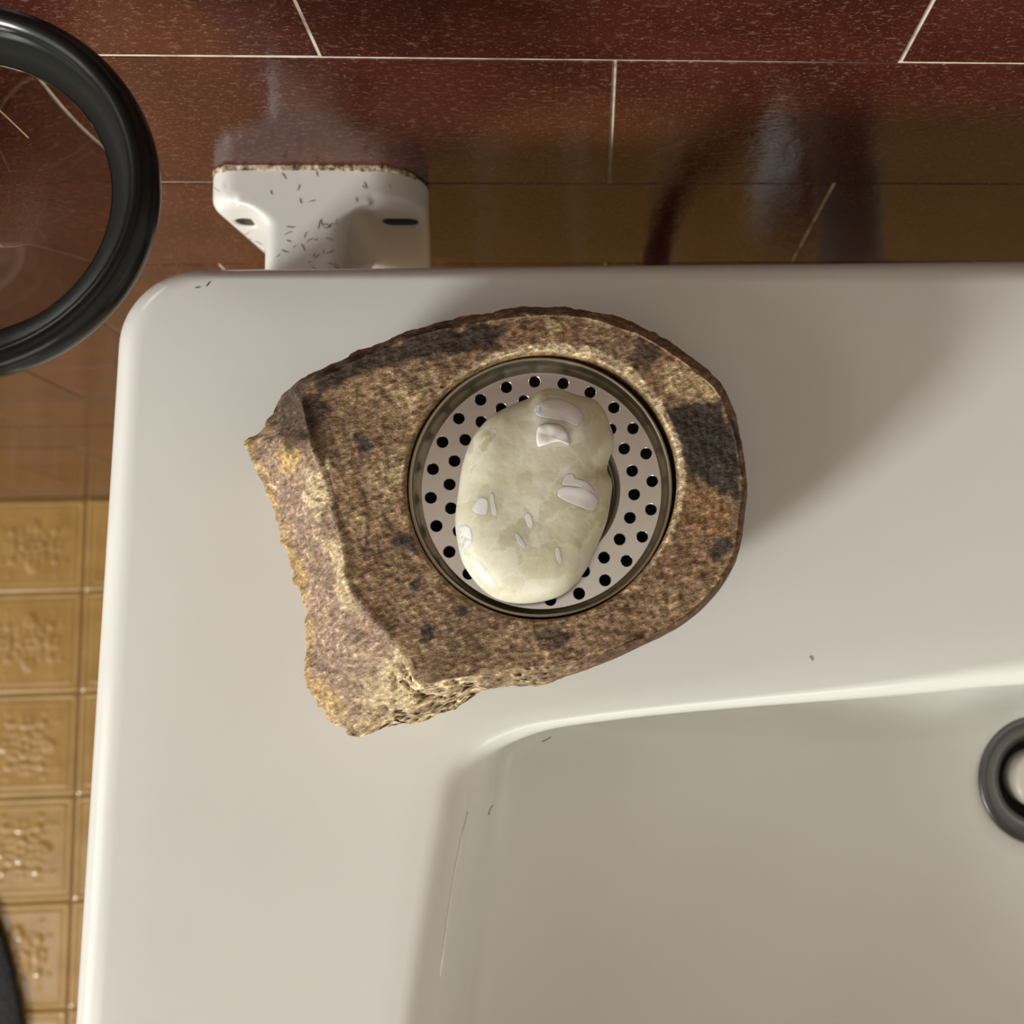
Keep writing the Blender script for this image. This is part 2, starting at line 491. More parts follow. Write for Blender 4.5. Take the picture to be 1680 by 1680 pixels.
def build_basin():
    root = thing('washbasin', (DR[0], DR[1], ZB - 0.17), 'large white ceramic washbasin with wide flat deck hung in front of the brown tiled wall', 'washbasin')
    bl, br = (-0.1640, 0.1370), (0.583, 0.1440); fr, fl = (0.597, -0.375), (-0.1785, -0.375)
    outer = round_poly([bl, br, fr, fl], [0.028, 0.028, 0.06, 0.06], 16)
    lip = [(-0.0515, -0.1239), (-0.0450, -0.0840), (-0.0405, -0.0600), (-0.0352, -0.0405), (-0.0180, -0.0310), (0.010, -0.0272), (0.0498, -0.0246), (0.105, -0.0222), (0.155, -0.0197), (0.2097, -0.0180)]
    left = [(0.10, -0.337), (0.0, -0.328), (-0.046, -0.300), (-0.063, -0.25), (-0.0595, -0.185)]
    half = left + lip
    full = half + [(2 * DR[0] - x, y) for x, y in reversed(half[:-1])] + [(DR[0], -0.338)]
    lipc = [tuple(p) for p in spline(full, 8, True)]
    ths = sorted(set([round(math.atan2(y - DR[1], x - DR[0]), 5) for x, y in outer] + [round(2 * math.pi * k / 420 - math.pi, 5) for k in range(420)] +
                     [round(math.atan2(y - DR[1], x - DR[0]), 5) for x, y in lipc]))
    ro = ray_r(outer, DR, ths); rl = ray_r(lipc, DR, ths)
    c = np.cos(ths); s = np.sin(ths); loops = []

    def ring(r, z):
        z = np.broadcast_to(z, c.shape)
        loops.append([(DR[0] + r[i] * c[i], DR[1] + r[i] * s[i], ZB + z[i]) for i in range(len(c))])
    xo = DR[0] + ro * c; tt = np.clip((-0.02 - xo) / 0.07, 0, 1); apron = -(0.124 + 0.055 * tt * tt * (3 - 2 * tt))
    back = np.clip((DR[1] + ro * s - 0.06) / 0.05, 0, 1); apron = apron * back - 0.17 * (1 - back)
    # underside, drain outwards
    ring(np.full_like(c, 0.024), -0.165); ring(np.full_like(c, 0.05), -0.165); ring(ro * 0.55, -0.164); ring(ro * 0.86, np.minimum(apron, -0.10) * 0.5 - 0.07)
    ring(ro - 0.018, apron + 0.001); ring(ro - 0.004, apron); ring(ro, apron + 0.004)
    for f in (0.35, 0.7): ring(ro, apron * (1 - f) - 0.014 * f)
    R1 = 0.0135
    for k in range(0, 9):
        a = math.pi / 2 * k / 8; ring(ro - R1 + R1 * math.cos(a), -R1 + R1 * math.sin(a))
    R2 = 0.014
    for f in (0.15, 0.4, 0.65, 0.9): ring((ro - R1) * (1 - f) + (rl + R2) * f, 0.0)
    for k in range(0, 9):
        a = math.pi / 2 * k / 8; ring(rl + R2 - R2 * math.sin(a) * 1.0, -R2 + R2 * math.cos(a))
    # the wall of the bowl: steep under the back edge, sloping elsewhere
    lx, ly = rl * c, rl * s; tx = np.roll(lx, -1) - np.roll(lx, 1); ty = np.roll(ly, -1) - np.roll(ly, 1)
    bk = np.clip((-tx / np.maximum(np.hypot(tx, ty), 1e-9) - 0.35) / 0.6, 0, 1); tha = np.array(ths); dth = (np.roll(tha, -1) - np.roll(tha, 1)) % (2 * math.pi)

    def smooth(v, sig):
        d = (tha[:, None] - tha[None, :] + math.pi) % (2 * math.pi) - math.pi; W = np.exp(-0.5 * (d / math.radians(sig)) ** 2) * dth[None, :]
        return (W @ v) / W.sum(axis=1)
    bk = smooth(bk, 3.5); rls = smooth(rl, 9.0); rls2 = smooth(rl, 2.0)
    dw = 0.054 * (1 - bk) + 0.062 * bk
    for o_, f in ((0.0012, 0.30), (0.0028, 0.68), (0.0042, 0.88), (0.0062, 1.0)):
        ring(rl - o_ * (1 - bk) + 0.0015 * f * bk, -0.014 - (dw - 0.014) * f)
    rd = 0.0285; st = rl - 0.0062 * (1 - bk) + 0.0015 * bk
    for u in np.linspace(0, 1, 26)[1:]:
        w_ = min(1, u * 2.5); w_ = w_ * w_ * (3 - 2 * w_); w1 = min(1, u * 12); ring((st + ((rls2 - rl) * w1 * (1 - w_) + (rls - rl) * w_)) * (1 - u) + rd * u, -dw - (0.125 - dw) * (1 - (1 - u) ** 1.8))
    ring(np.full_like(c, 0.0265), -0.130); ring(np.full_like(c, 0.024), -0.165)
    V, Fc = loft(loops)
    mesh('basin_body', V, Fc, M_CER, root)
    # white ribbon painted in as the highlight along the foot of the left wall of the bowl
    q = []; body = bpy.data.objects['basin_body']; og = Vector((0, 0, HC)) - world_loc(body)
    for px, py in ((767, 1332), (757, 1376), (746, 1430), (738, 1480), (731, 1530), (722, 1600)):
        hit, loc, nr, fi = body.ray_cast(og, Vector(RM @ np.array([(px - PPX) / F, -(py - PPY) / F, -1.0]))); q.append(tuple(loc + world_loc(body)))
    V, Fc = tube(q, 0.00042, 8); tag(mesh('painted_highlight', V, Fc, M_HIGHLIGHT, root), 'thin white ribbon painted as a highlight')
    # drain fitting
    dz = ZB - 0.125
    prof = [(0.0185, -0.02), (0.0185, -0.004), (0.0195, -0.0015), (0.0225, 0.0003), (0.0262, 0.0014), (0.0288, 0.0012), (0.0298, 0.0), (0.0298, -0.0006)]
    V, Fc = loft(lathe(prof, (*DR, dz), 72)); fl_ = tag(mesh('drain_flange', V, Fc, M_DRAIN, root), 'dark chrome ring')
    V, Fc = loft(lathe([(0.0186, -0.012), (0.001, -0.012)], (*DR, dz), 48)); mesh('drain_throat', V, Fc, M_DARK, root)
    prof = [(0.0135, -0.0115), (0.0135, 0.000), (0.0128, 0.0022), (0.0104, 0.0034), (0.0002, 0.0042)]
    V, Fc = loft(lathe(prof, (*DR, dz), 60)); mesh('drain_plug', V, Fc, M_PLUG, root)
    return lipc


LIP = build_basin()


# ------------------------------------------------------------------ wall bracket with arm
def build_bracket():
    yf = YW - 0.0165
    root = thing('basin_bracket', (-0.112, YW - 0.0005, 0.90), 'white glazed ceramic bracket with two screw slots behind the left end of the washbasin', 'bracket')
    zt = 0.9700
    out = [(-0.1625, zt), (-0.0595, zt), (-0.0700, 0.86), (-0.1445, 0.86)]
    L = [UY(337, 330, yf)[0], 0]
    xl0 = U(337, 322, zt - 0.006)[0]; xl1, zl1 = UY(444, 434, yf); xr0, zr0 = U(703, 325, zt - 0.006)[0], zt - 0.006; xr1, zr1 = UY(706, 438, yf)
    sl = (xl1 - xl0) / (zl1 - zt); sr = (xr1 - xr0) / (zr1 - zr0); zb = zt - 0.10
    out = [(xl0, zt), (xr0 + sr * (zt - zr0), zt), (xr1 + sr * (zb - zr1), zb), (xl1 + sl * (zb - zl1), zb)]
    P = round_poly(out, [0.0125, 0.021, 0.012, 0.012], 12)
    r = 0.0055; loops = [[(x, YW - 0.0004, z) for x, z in P], [(x, yf + r, z) for x, z in P]]
    for k in range(1, 8):
        a = math.pi / 2 * k / 7; Q = inset(P, r * (1 - math.cos(a)))
        loops.append([(x, yf + r - r * math.sin(a), z) for x, z in Q])
    V, Fc = loft(loops, True)
    last = inset(P, r)

    def slot(x0, x1, z, hh, n=10):
        return [(x1 - hh + hh * math.cos(a), z + hh * math.sin(a)) for a in np.linspace(-math.pi / 2, math.pi / 2, n)] + \
               [(x0 + hh + hh * math.cos(a), z + hh * math.sin(a)) for a in np.linspace(math.pi / 2, 3 * math.pi / 2, n)]
    a0 = UY(380, 362, yf); a1 = UY(436, 362, yf); b0 = UY(622, 362, yf); b1 = UY(688, 362, yf)
    hz = 0.0052; holes = [slot(a0[0], a1[0], a0[1] - 0.0035, hz), slot(b0[0], b1[0], b0[1] - 0.0035, hz)]
    vs, fs = cdt_fill(last, holes)
    b = len(V); V += [(x, yf, z) for x, z in vs]; Fc += [tuple(b + i for i in f) for f in fs]
    bowls = []
    for h in holes:                                  # countersunk slots
        lp = []
        for d, y in ((0, 0), (0.0004, 0.0004), (0.0009, 0.0014), (0.0012, 0.005), (0.0014, 0.0095)): lp.append([(x, yf + y, z) for x, z in inset(h, d)])
        v2, f2 = loft(lp, False, True); b = len(V); V += v2; Fc += [tuple(b + i for i in f) for f in f2]
        bowls.append(lp[2:])
    PV, PF = V, Fc
    for h in holes:  # inside of the slots coloured dark to stand for their shade
        lp = [[(x, yf + y, z) for x, z in inset(h, d)] for d, y in ((0.0010, 0.0009), (0.0016, 0.0022), (0.0024, 0.0030))]
        v, f = loft(lp, False, True); tag(mesh('slot_recess', v, f, M_SLOTSHADE, root), 'screw slot with its shade painted dark')
    for h, off in zip(holes, (-0.0045, 0.004)):      # screw heads deep in the slots
        cx = sum(p[0] for p in h) / len(h) + off; cz = sum(p[1] for p in h) / len(h) + 0.0003
        v, f = loft(lathe([(0.0001, 0.0042), (0.0015, 0.0043), (0.0022, 0.005), (0.0023, 0.0088)], (cx, yf, cz), 20, 'y'), True)
        tag(mesh('screw_head', v, f, M_RUST, root), 'rusty screw head sunk in the slot')
    # arm reaching out under the basin
    za = zt + 0.00012
    x0, _ = UY(446, 372, yf - 0.004); x1, _ = UY(579, 372, yf - 0.004)
    def sec(g, zz): return round_poly([(x0 - g, zz + g), (x1 + g, zz + g), (x1 + g, za - 0.062 - g), (x0 - g, za - 0.062 - g)], [0.0065, 0.0065, 0.008, 0.008], 8)
    za = zt - 0.00003; loops = [[(x, yf + 0.0055, z) for x, z in sec(0.010, za)]]
    for k in range(12):                              # fillet where the arm leaves the plate
        a = math.pi / 2 * k / 11; g = 0.010 * (1 - math.sin(a)); y = yf + 0.0002 - 0.010 * (1 - math.cos(a))
        loops.append([(x, y, min(z, za)) for x, z in sec(g, za)])
    S_ = sec(0, za)
    for y in (yf - 0.02, 0.1389): loops.append([(x, y, z) for x, z in S_])
    loops[0] = [(x, y, min(z, za)) for x, y, z in loops[0]]
    V, Fc = loft(loops, True, True); b = len(PV); PV += V; PF += [tuple(b + i for i in f) for f in Fc]
    o = mesh('bracket_body', PV, PF, M_BRK, root)
    bm = bmesh.new(); bm.from_mesh(o.data); bmesh.ops.remove_doubles(bm, verts=bm.verts, dist=1e-6); bmesh.ops.recalc_face_normals(bm, faces=bm.faces)
    bm.to_mesh(o.data); bm.free()
    m = o.modifiers.new('fuse', 'REMESH'); m.mode = 'VOXEL'; m.voxel_size = 0.0007; m.use_smooth_shade = True
    m = o.modifiers.new('soften', 'SMOOTH'); m.factor = 0.5; m.iterations = 8
    # dirty mortar bead along the top of the plate
    top = [p for p in P if p[1] > zt - 0.011]; top.sort(key=lambda p: p[0]); pts = []
    dense = spline(top, 10)
    n = 120; V = []; Fc = []
    idx = np.linspace(0, len(dense) - 1, n).astype(int)
    prof = [(0, 0), (0.3, 0.9), (0.8, 0.9), (1, 0)]
    for i, k in enumerate(idx):
        x, z = dense[k]; nz = 0.5 + 0.5 * noise.noise((x * 220, 0, 3)); hh = 0.0006 + 0.0015 * nz; dd = 0.0010 + 0.0020 * (0.5 + 0.5 * noise.noise((x * 330, 5, 1)))
        V += [(x, YW - 0.0002, z + hh), (x, YW - dd * 0.6, z + hh * 0.9), (x, YW - dd, z + 0.0002), (x, YW - dd, z - 0.0006)]
    for i in range(n - 1):
        for j in range(3): Fc.append((i * 4 + j, i * 4 + j + 1, i * 4 + j + 5, i * 4 + j + 4))
    tag(mesh('mortar_bead', V, Fc, M_SEAM, root), 'cracked dirty mortar along the top edge')
    # cut hairs stuck to the glaze
    V = []; Fc = []; rnd = random.Random(11)

    def hair(p, d, nrm, ln, curl):
        t2 = nrm.cross(d); pts = []
        for k in range(5):
            u = k / 4 - 0.5; pts.append(p + d * (ln * u) + t2 * (curl * (u * u - 0.1)) + nrm * 0.00012)
        v, f = tube(pts, [0.00006, 0.00011, 0.00012, 0.00011, 0.00005], 5); b0_ = len(V); V.extend(v); Fc.extend([tuple(b0_ + i for i in g) for g in f])
    armtop = [(0.5 + rnd.gauss(0, 0.25), rnd.uniform(0.04, 0.95)) for _ in range(34)]
    for u, v in armtop:
        x = x0 + (x1 - x0) * min(max(u + 0.15, 0.12), 0.9); y = yf - 0.006 - (yf - 0.006 - 0.146) * v
        a = rnd.uniform(0, math.pi); hair(Vector((x, y, za)), Vector((math.cos(a), math.sin(a), 0)), Vector((0, 0, 1)), rnd.uniform(0.0015, 0.0042), rnd.uniform(-1, 1) * 0.002)
    for px, py in ((356, 311), (466, 289), (490, 308), (520, 285), (493, 330), (600, 304), (597, 307), (585, 328), (512, 330), (445, 316), (640, 305)):
        x, y = U(px, py, zt); a = rnd.uniform(0, math.pi); hair(Vector((x, min(y, YW - 0.003), zt)), Vector((math.cos(a), math.sin(a), 0)), Vector((0, 0, 1)), rnd.uniform(0.001, 0.0035), rnd.uniform(-1, 1) * 0.001)
    for px, py in ((398, 388), (410, 393), (414, 405), (438, 387), (435, 412), (425, 398), (442, 395), (405, 383)):
        x, z = UY(px, py, yf); a = rnd.uniform(0.5, 2.4); hair(Vector((x, yf, z)), Vector((math.cos(a), 0, math.sin(a))), Vector((0, -1, 0)), rnd.uniform(0.002, 0.006), rnd.uniform(-1, 1) * 0.0015)
    o = mesh('cut_hair', V, Fc, M_HAIR, root); o['kind'] = 'stuff'; o['label'] = 'short dark cut hairs stuck to the glaze'


build_bracket()


# ------------------------------------------------------------------ stone block with round well
HR = 0.043; ZT = ZB + HR; SCX = U(888, 797, ZT - 0.003)          # centre of the well
RS = 0.0412                                                   # strainer radius


def px_poly(pts, z): return [U(x, y, z) for x, y in pts]


OUT_PX = [(1224, 791), (1221, 845), (1208, 915), (1173, 974), (1119, 1022), (1039, 1062), (969, 1094), (889, 1121), (809, 1129), (755, 1156), (701, 1182), (648, 1190),
          (594, 1205), (557, 1196), (525, 1161), (500, 1113), (506, 1065), (500, 1016), (495, 968), (482, 925), (460, 877), (444, 824), (425, 775), (409, 732), (431, 706), (455, 679), (468, 647), (498, 625),
          (557, 599), (605, 574), (680, 545), (782, 521), (889, 507), (959, 513), (1023, 529), (1092, 561), (1146, 599), (1189, 641), (1210, 700)]
RIDGE_PX = [(1216, 791), (1213, 845), (1199, 915), (1164, 972), (1110, 1018), (1036, 1052), (980, 1074), (916, 1091), (850, 1096), (787, 1105), (730, 1115), (685, 1122), (664, 1078), (640, 1030), (607, 997), (575, 955),
            (568, 899), (551, 834), (540, 790), (525, 750), (515, 715), (506, 684), (500, 655), (515, 632), (565, 605), (610, 582), (684, 553), (784, 531), (888, 519), (955, 523), (1018, 540), (1083, 570), (1136, 607), (1178, 648), (1200, 703)]
BLOBS = []


def build_stone():
    root = thing('stone_soap_dish', (SCX[0], SCX[1], ZB), 'rough brown stone block with round well on the back left washbasin deck', 'stone dish')
    NA = 520
    th = np.linspace(-math.pi, math.pi, NA, endpoint=False)
    rid = ray_r([tuple(q) for q in spline(px_poly(RIDGE_PX, ZT), 6, True)], SCX, th)
    out_hi = ray_r([tuple(q) for q in spline(px_poly(OUT_PX, ZT - 0.006), 6, True)], SCX, th); out_lo = ray_r([tuple(q) for q in spline(px_poly(OUT_PX, ZT - 0.020), 6, True)], SCX, th)
    fw = np.clip((out_hi - rid - 0.0022) / 0.006, 0, 1)              # 1 where a broken face lies outside the ridge
    ro = out_hi * (1 - fw) + out_lo * fw
    rid = np.minimum(rid, ro - 0.0012)
    ze = -0.0045 * (1 - fw) - 0.020 * fw
    rh = 0.0414 + 0.0002 * np.sin(th * 3) + 0.0008 * np.exp(-(th / 0.5) ** 2)
    rh = rh + 0.0012 * np.exp(-((th - 0.9) / 0.7) ** 2)
    NI, NTOP, NF, NS = 8, 70, 26, 26
    rings = []
    zh = -0.031
    for k in range(4): rings.append((rh * (0.02 + 0.24 * k), np.full(NA, zh), 0))
    rings.append((rh * 0.96, np.full(NA, zh), 0))
    for k in range(NI): rings.append((rh, np.full(NA, zh + (0 - zh - 0.0012) * (k + 0.5) / NI), 1))
    rings.append((rh + 0.0003, np.full(NA, -0.0006), 1)); rings.append((rh + 0.0011, np.full(NA, 0.0), 2))
    for k in range(1, NTOP + 1):
        u = k / NTOP; rings.append((rh + 0.0011 + (rid - rh - 0.0011) * u, np.full(NA, 0.0), 3))
    for k in range(1, NF + 1):
        u = k / NF; rings.append((rid + (ro - rid) * u, ze * (u ** 1.25 * fw + (1 - fw) * (1 - np.sqrt(np.maximum(0, 1 - u * u)))), 4))
    for k in range(1, NS + 1):
        u = k / NS; zz = ze + (-HR - ze) * u
        rings.append((ro + 0.0016 * np.sin(math.pi * min(1, u * 1.3)) * (1 - fw) - 0.012 * u ** 2.2 - 0.004 * fw * u, zz, 5))
    V = []; T = []
    c = np.cos(th); s = np.sin(th)
    C_TOP = np.array(lin(152, 126, 96)); C_TOP2 = np.array(lin(138, 113, 87)); C_LIGHT = np.array(lin(186, 164, 128)); C_RED = np.array(lin(138, 106, 78))
    C_PINK = np.array(lin(166, 140, 120)); C_OCH = np.array(lin(188, 156, 102)); C_CRM = np.array(lin(216, 196, 158)); C_DRK = np.array(lin(58, 50, 46)); C_HOLE = np.array(lin(222, 204, 170)); C_MOR = np.array(lin(70, 52, 40))
    charcoal = px_poly([(1085, 672), (1130, 660), (1185, 655), (1206, 700), (1215, 750), (1216, 800), (1213, 850), (1190, 812), (1150, 795), (1125, 770), (1110, 735), (1100, 705)], ZT)
    cands = [(charcoal, C_DRK * 0.62, 0.0035)]
    for poly, col, soft in (([(545, 600), (600, 577), (660, 556), (720, 535), (800, 525), (835, 535), (825, 560), (770, 580), (700, 585), (640, 600), (590, 615), (545, 640), (520, 655), (510, 635)], C_MOR * 0.55, 0.004),
                            ([(840, 525), (900, 520), (960, 530), (940, 560), (880, 560), (830, 560)], C_RED, 0.005),
                            ([(1040, 560), (1080, 570), (1060, 610), (1030, 590)], C_MOR, 0.004),
                            ([(1110, 810), (1160, 805), (1200, 835), (1190, 880), (1130, 885), (1112, 850)], np.array(lin(150, 114, 76)), 0.006),
                            ([(1060, 880), (1120, 870), (1190, 890), (1150, 960), (1080, 960)], np.array(lin(142, 112, 86)), 0.006),
                            ([(1090, 590), (1150, 610), (1180, 650), (1130, 655), (1090, 640)], C_LIGHT, 0.004),
                            ([(900, 525), (935, 530), (920, 552), (890, 545)], C_LIGHT * 1.1, 0.003),
                            ([(650, 870), (680, 875), (690, 915), (665, 905), (645, 890)], C_DRK, 0.003),
                            ([(585, 715), (607, 715), (607, 742), (588, 740)], C_DRK * 1.2, 0.002),
                            ([(690, 1030), (722, 1026), (718, 1042), (692, 1050)], C_DRK, 0.0015),
                            ([(748, 990), (770, 992), (765, 1008), (748, 1005)], C_DRK, 0.002),
                            ([(672, 952), (688, 950), (692, 962), (676, 965)], C_DRK, 0.0015),
                            ([(880, 1040), (935, 1035), (930, 1072), (900, 1068)], C_MOR, 0.004),
                            ([(1150, 905), (1195, 880), (1200, 900), (1170, 925)], C_DRK, 0.003),
                            ([(600, 760), (660, 740), (680, 790), (620, 810)], C_LIGHT * 0.85, 0.008),
                            ([(640, 640), (690, 620), (720, 640), (670, 670)], C_LIGHT * 0.9, 0.006)):
        cands.append((px_poly(poly, ZT), col, soft))
    for poly, col, soft in (([(505, 780), (545, 770), (560, 835), (530, 850), (505, 830)], C_CRM, 0.004), ([(540, 900), (575, 890), (590, 960), (600, 1010), (560, 1000)], C_CRM * 0.9, 0.006),
                            ([(470, 705), (500, 700), (505, 760), (470, 790), (450, 770)], C_OCH, 0.005), ([(620, 1090), (665, 1080), (685, 1130), (660, 1160), (630, 1130)], C_CRM, 0.005)):
        cands.append((px_poly(poly, ZT - 0.008), col, soft))
    PB = [(np.array(p), cc, sf) for p, cc, sf in cands]
    darkcorner = np.array(U(487, 675, ZT - 0.004))

    def inside_d(P, XY):
        """signed distance (positive inside) of many points to a polygon"""
        A = P; B = np.roll(P, -1, axis=0); d = np.full(len(XY), 1e9); ins = np.zeros(len(XY), bool)
        for a, b in zip(A, B):
            e = b - a; w_ = XY - a; t = np.clip((w_ @ e) / (e @ e), 0, 1); d = np.minimum(d, np.hypot(*(w_ - t[:, None] * e).T))
            cond = (a[1] > XY[:, 1]) != (b[1] > XY[:, 1])
            with np.errstate(divide='ignore', invalid='ignore'): xi = (b[0] - a[0]) * (XY[:, 1] - a[1]) / (b[1] - a[1]) + a[0]
            ins ^= cond & (XY[:, 0] < xi)
        return np.where(ins, d, -d)
    allx = []; meta = []
    for ri, (r, z, kind) in enumerate(rings):
        for i in range(NA): allx.append((SCX[0] + r[i] * c[i], SCX[1] + r[i] * s[i], z[i])); meta.append((kind, i))
    A = np.array(allx); XY = A[:, :2]; kinds = np.array([m[0] for m in meta]); ai = np.array([m[1] for m in meta])
    NZ = lambda f, o=0.0: np.array([noise.noise((p[0] * f + o, p[1] * f + o * 2, p[2] * f * 1.0 + o)) for p in A])
    n40, n120, n300, n650 = NZ(40), NZ(120, 3), NZ(300, 7), NZ(650, 1)
    fwv = fw[ai]; front = fwv * np.clip((-math.pi / 4 + 0.25 - th[ai]) / 0.3, 0, 1) * np.clip((th[ai] + 2.36) / 0.2, 0, 1)   # lower rough face
    leftf = fwv * (1 - front)
    # displacement
    dz = np.zeros(len(A)); top = kinds == 3; face = kinds == 4; side = kinds == 5
    edge = kinds == 2
    dz[top] = (0.00045 * n40 + 0.00035 * n120 + 0.00035 * n300 + 0.00025 * n650)[top]
    dz[edge] = (0.0004 * n120 + 0.0004 * n300)[edge]
    por = -np.abs(n300) * 0.0045 - np.abs(n650) * 0.0032 + 0.0024 * n120
    sm = 0.0012 * n40 + 0.0009 * n120 + 0.0006 * n300 + 0.0004 * n650
    dz[face] = (por * front + sm * (1 - front))[face] + 0.0012 * leftf[face]
    jag = (0.0016 * n120 + 0.0012 * n300 + 0.0006 * n650) * fwv + (0.0002 * n40 + 0.0001 * n300) * (1 - fwv)
    rad = np.zeros(len(A)); rad[side] = jag[side]; rad[face] = (jag * np.clip((np.hypot(XY[:, 0] - SCX[0], XY[:, 1] - SCX[1]) - rid[ai]) / np.maximum(ro[ai] - rid[ai], 1e-4), 0, 1))[face]
    rad[top] = (0.0007 * n120 * fwv * np.clip((np.hypot(XY[:, 0] - SCX[0], XY[:, 1] - SCX[1]) - rh[ai]) / np.maximum(rid[ai] - rh[ai], 1e-4), 0, 1) ** 4)[top]
    bottom = kinds == 5
    # tint
    def mixc(col, new, m): return col * (1 - m[:, None]) + np.array(new)[None, :] * m[:, None]
    sst = lambda v, a, b: np.clip((v - a) / (b - a), 0, 1) ** 2 * (3 - 2 * np.clip((v - a) / (b - a), 0, 1))
    col = np.tile(C_TOP, (len(A), 1)); col = mixc(col, C_TOP2, sst(n40 + 0.5 * n120, -0.1, 0.35)); col = mixc(col, C_LIGHT, 0.55 * sst(n120 + 0.4 * n300, 0.25, 0.6)); col = mixc(col, C_RED, 0.5 * sst(NZ(70, 9), 0.15, 0.5))
    fm = np.where(kinds >= 4, 1.0, 0.0)
    pink = mixc(np.tile(C_PINK, (len(A), 1)), C_LIGHT, 0.6 * sst(n300 + n120 * 0.5, 0.15, 0.5)); pink = mixc(pink, C_TOP2, 0.5 * sst(n40, 0.1, 0.4))
    u_f = np.clip((np.hypot(XY[:, 0] - SCX[0], XY[:, 1] - SCX[1]) - rid[ai]) / np.maximum(ro[ai] - rid[ai], 1e-4), 0, 1)
    pink = mixc(pink, C_OCH, 0.8 * sst(u_f + 0.25 * n120, 0.72, 0.98))
    crm = mixc(np.tile(C_CRM, (len(A), 1)), C_LIGHT, sst(n120, 0.0, 0.4)); crm = mixc(crm, C_MOR, 0.75 * sst(np.abs(n300) + np.abs(n650) * 0.6, 0.35, 0.65))
    col = np.where(((fm * leftf) > 0.02)[:, None], mixc(col, (0, 0, 0), np.zeros(len(A))) * (1 - (fm * leftf)[:, None]) + pink * (fm * leftf)[:, None], col)
    col = col * (1 - (fm * front)[:, None]) + crm * (fm * front)[:, None]
    # brown skin on the rounded outside
    sk = np.where(kinds >= 4, 1.0, 0) * (1 - fwv); col = col * (1 - 0.75 * sk[:, None]) + (np.array(lin(92, 62, 42)) * 0.75 * sk[:, None])
    for P, cc, sf in PB:
        d = inside_d(P, XY) + (0.0022 * n120 + 0.0020 * n300); m = sst(d, -sf * 0.35, sf * 0.35) * (kinds >= 3) * 0.9
        col = mixc(col, cc, m)
    m = sst(0.011 - np.hypot(*(XY - darkcorner).T) + 0.006 * n120 + 0.004 * n300, -0.002, 0.003) * (kinds >= 3); col = mixc(col, C_MOR * 0.8, m * 0.85)
    # pale chalky band round the well, widest at the upper right
    rr = np.hypot(XY[:, 0] - SCX[0], XY[:, 1] - SCX[1]) - rh[ai]
    band = (0.0008 + 0.0032 * np.exp(-((th[ai] - 1.1) / 0.9) ** 2) + 0.0012 * np.exp(-((th[ai] + 0.2) / 0.5) ** 2))
    m = sst(band - rr + 0.001 * n300, -0.0006, 0.0008) * ((kinds == 3) | (kinds == 2)); col = mixc(col, C_HOLE, m * 0.9)
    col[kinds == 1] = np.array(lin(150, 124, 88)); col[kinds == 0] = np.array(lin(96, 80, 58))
    R_ = np.hypot(XY[:, 0] - SCX[0], XY[:, 1] - SCX[1]) + rad
    ang = th[ai]; X = SCX[0] + R_ * np.cos(ang); Y = SCX[1] + R_ * np.sin(ang); Z = ZT + A[:, 2] + dz
    nb = len(rings) - 1; Z[-NA:] = ZB + 0.0003
    V = list(zip(X.tolist(), Y.tolist(), Z.tolist())); nR = len(rings)
    Fc = [(i * NA + j, i * NA + (j + 1) % NA, (i + 1) * NA + (j + 1) % NA, (i + 1) * NA + j) for i in range(nR - 1) for j in range(NA)]
    V += [(SCX[0], SCX[1], ZT + zh), (SCX[0], SCX[1], ZB + 0.0003)]; col = np.vstack([col, col[:1], col[-1:]])
    a = len(V) - 2; Fc += [(a, j, (j + 1) % NA) for j in range(NA)]; b = (nR - 1) * NA; Fc += [(a + 1, b + (j + 1) % NA, b + j) for j in range(NA)]
    o = mesh('stone_body', V, Fc, M_ROCK, root)
    at = o.data.color_attributes.new('tint', 'FLOAT_COLOR', 'POINT')
    at.data.foreach_set('color', np.hstack([np.clip(col, 0, 1), np.ones((len(col), 1))]).astype(np.float32).ravel())


build_stone()


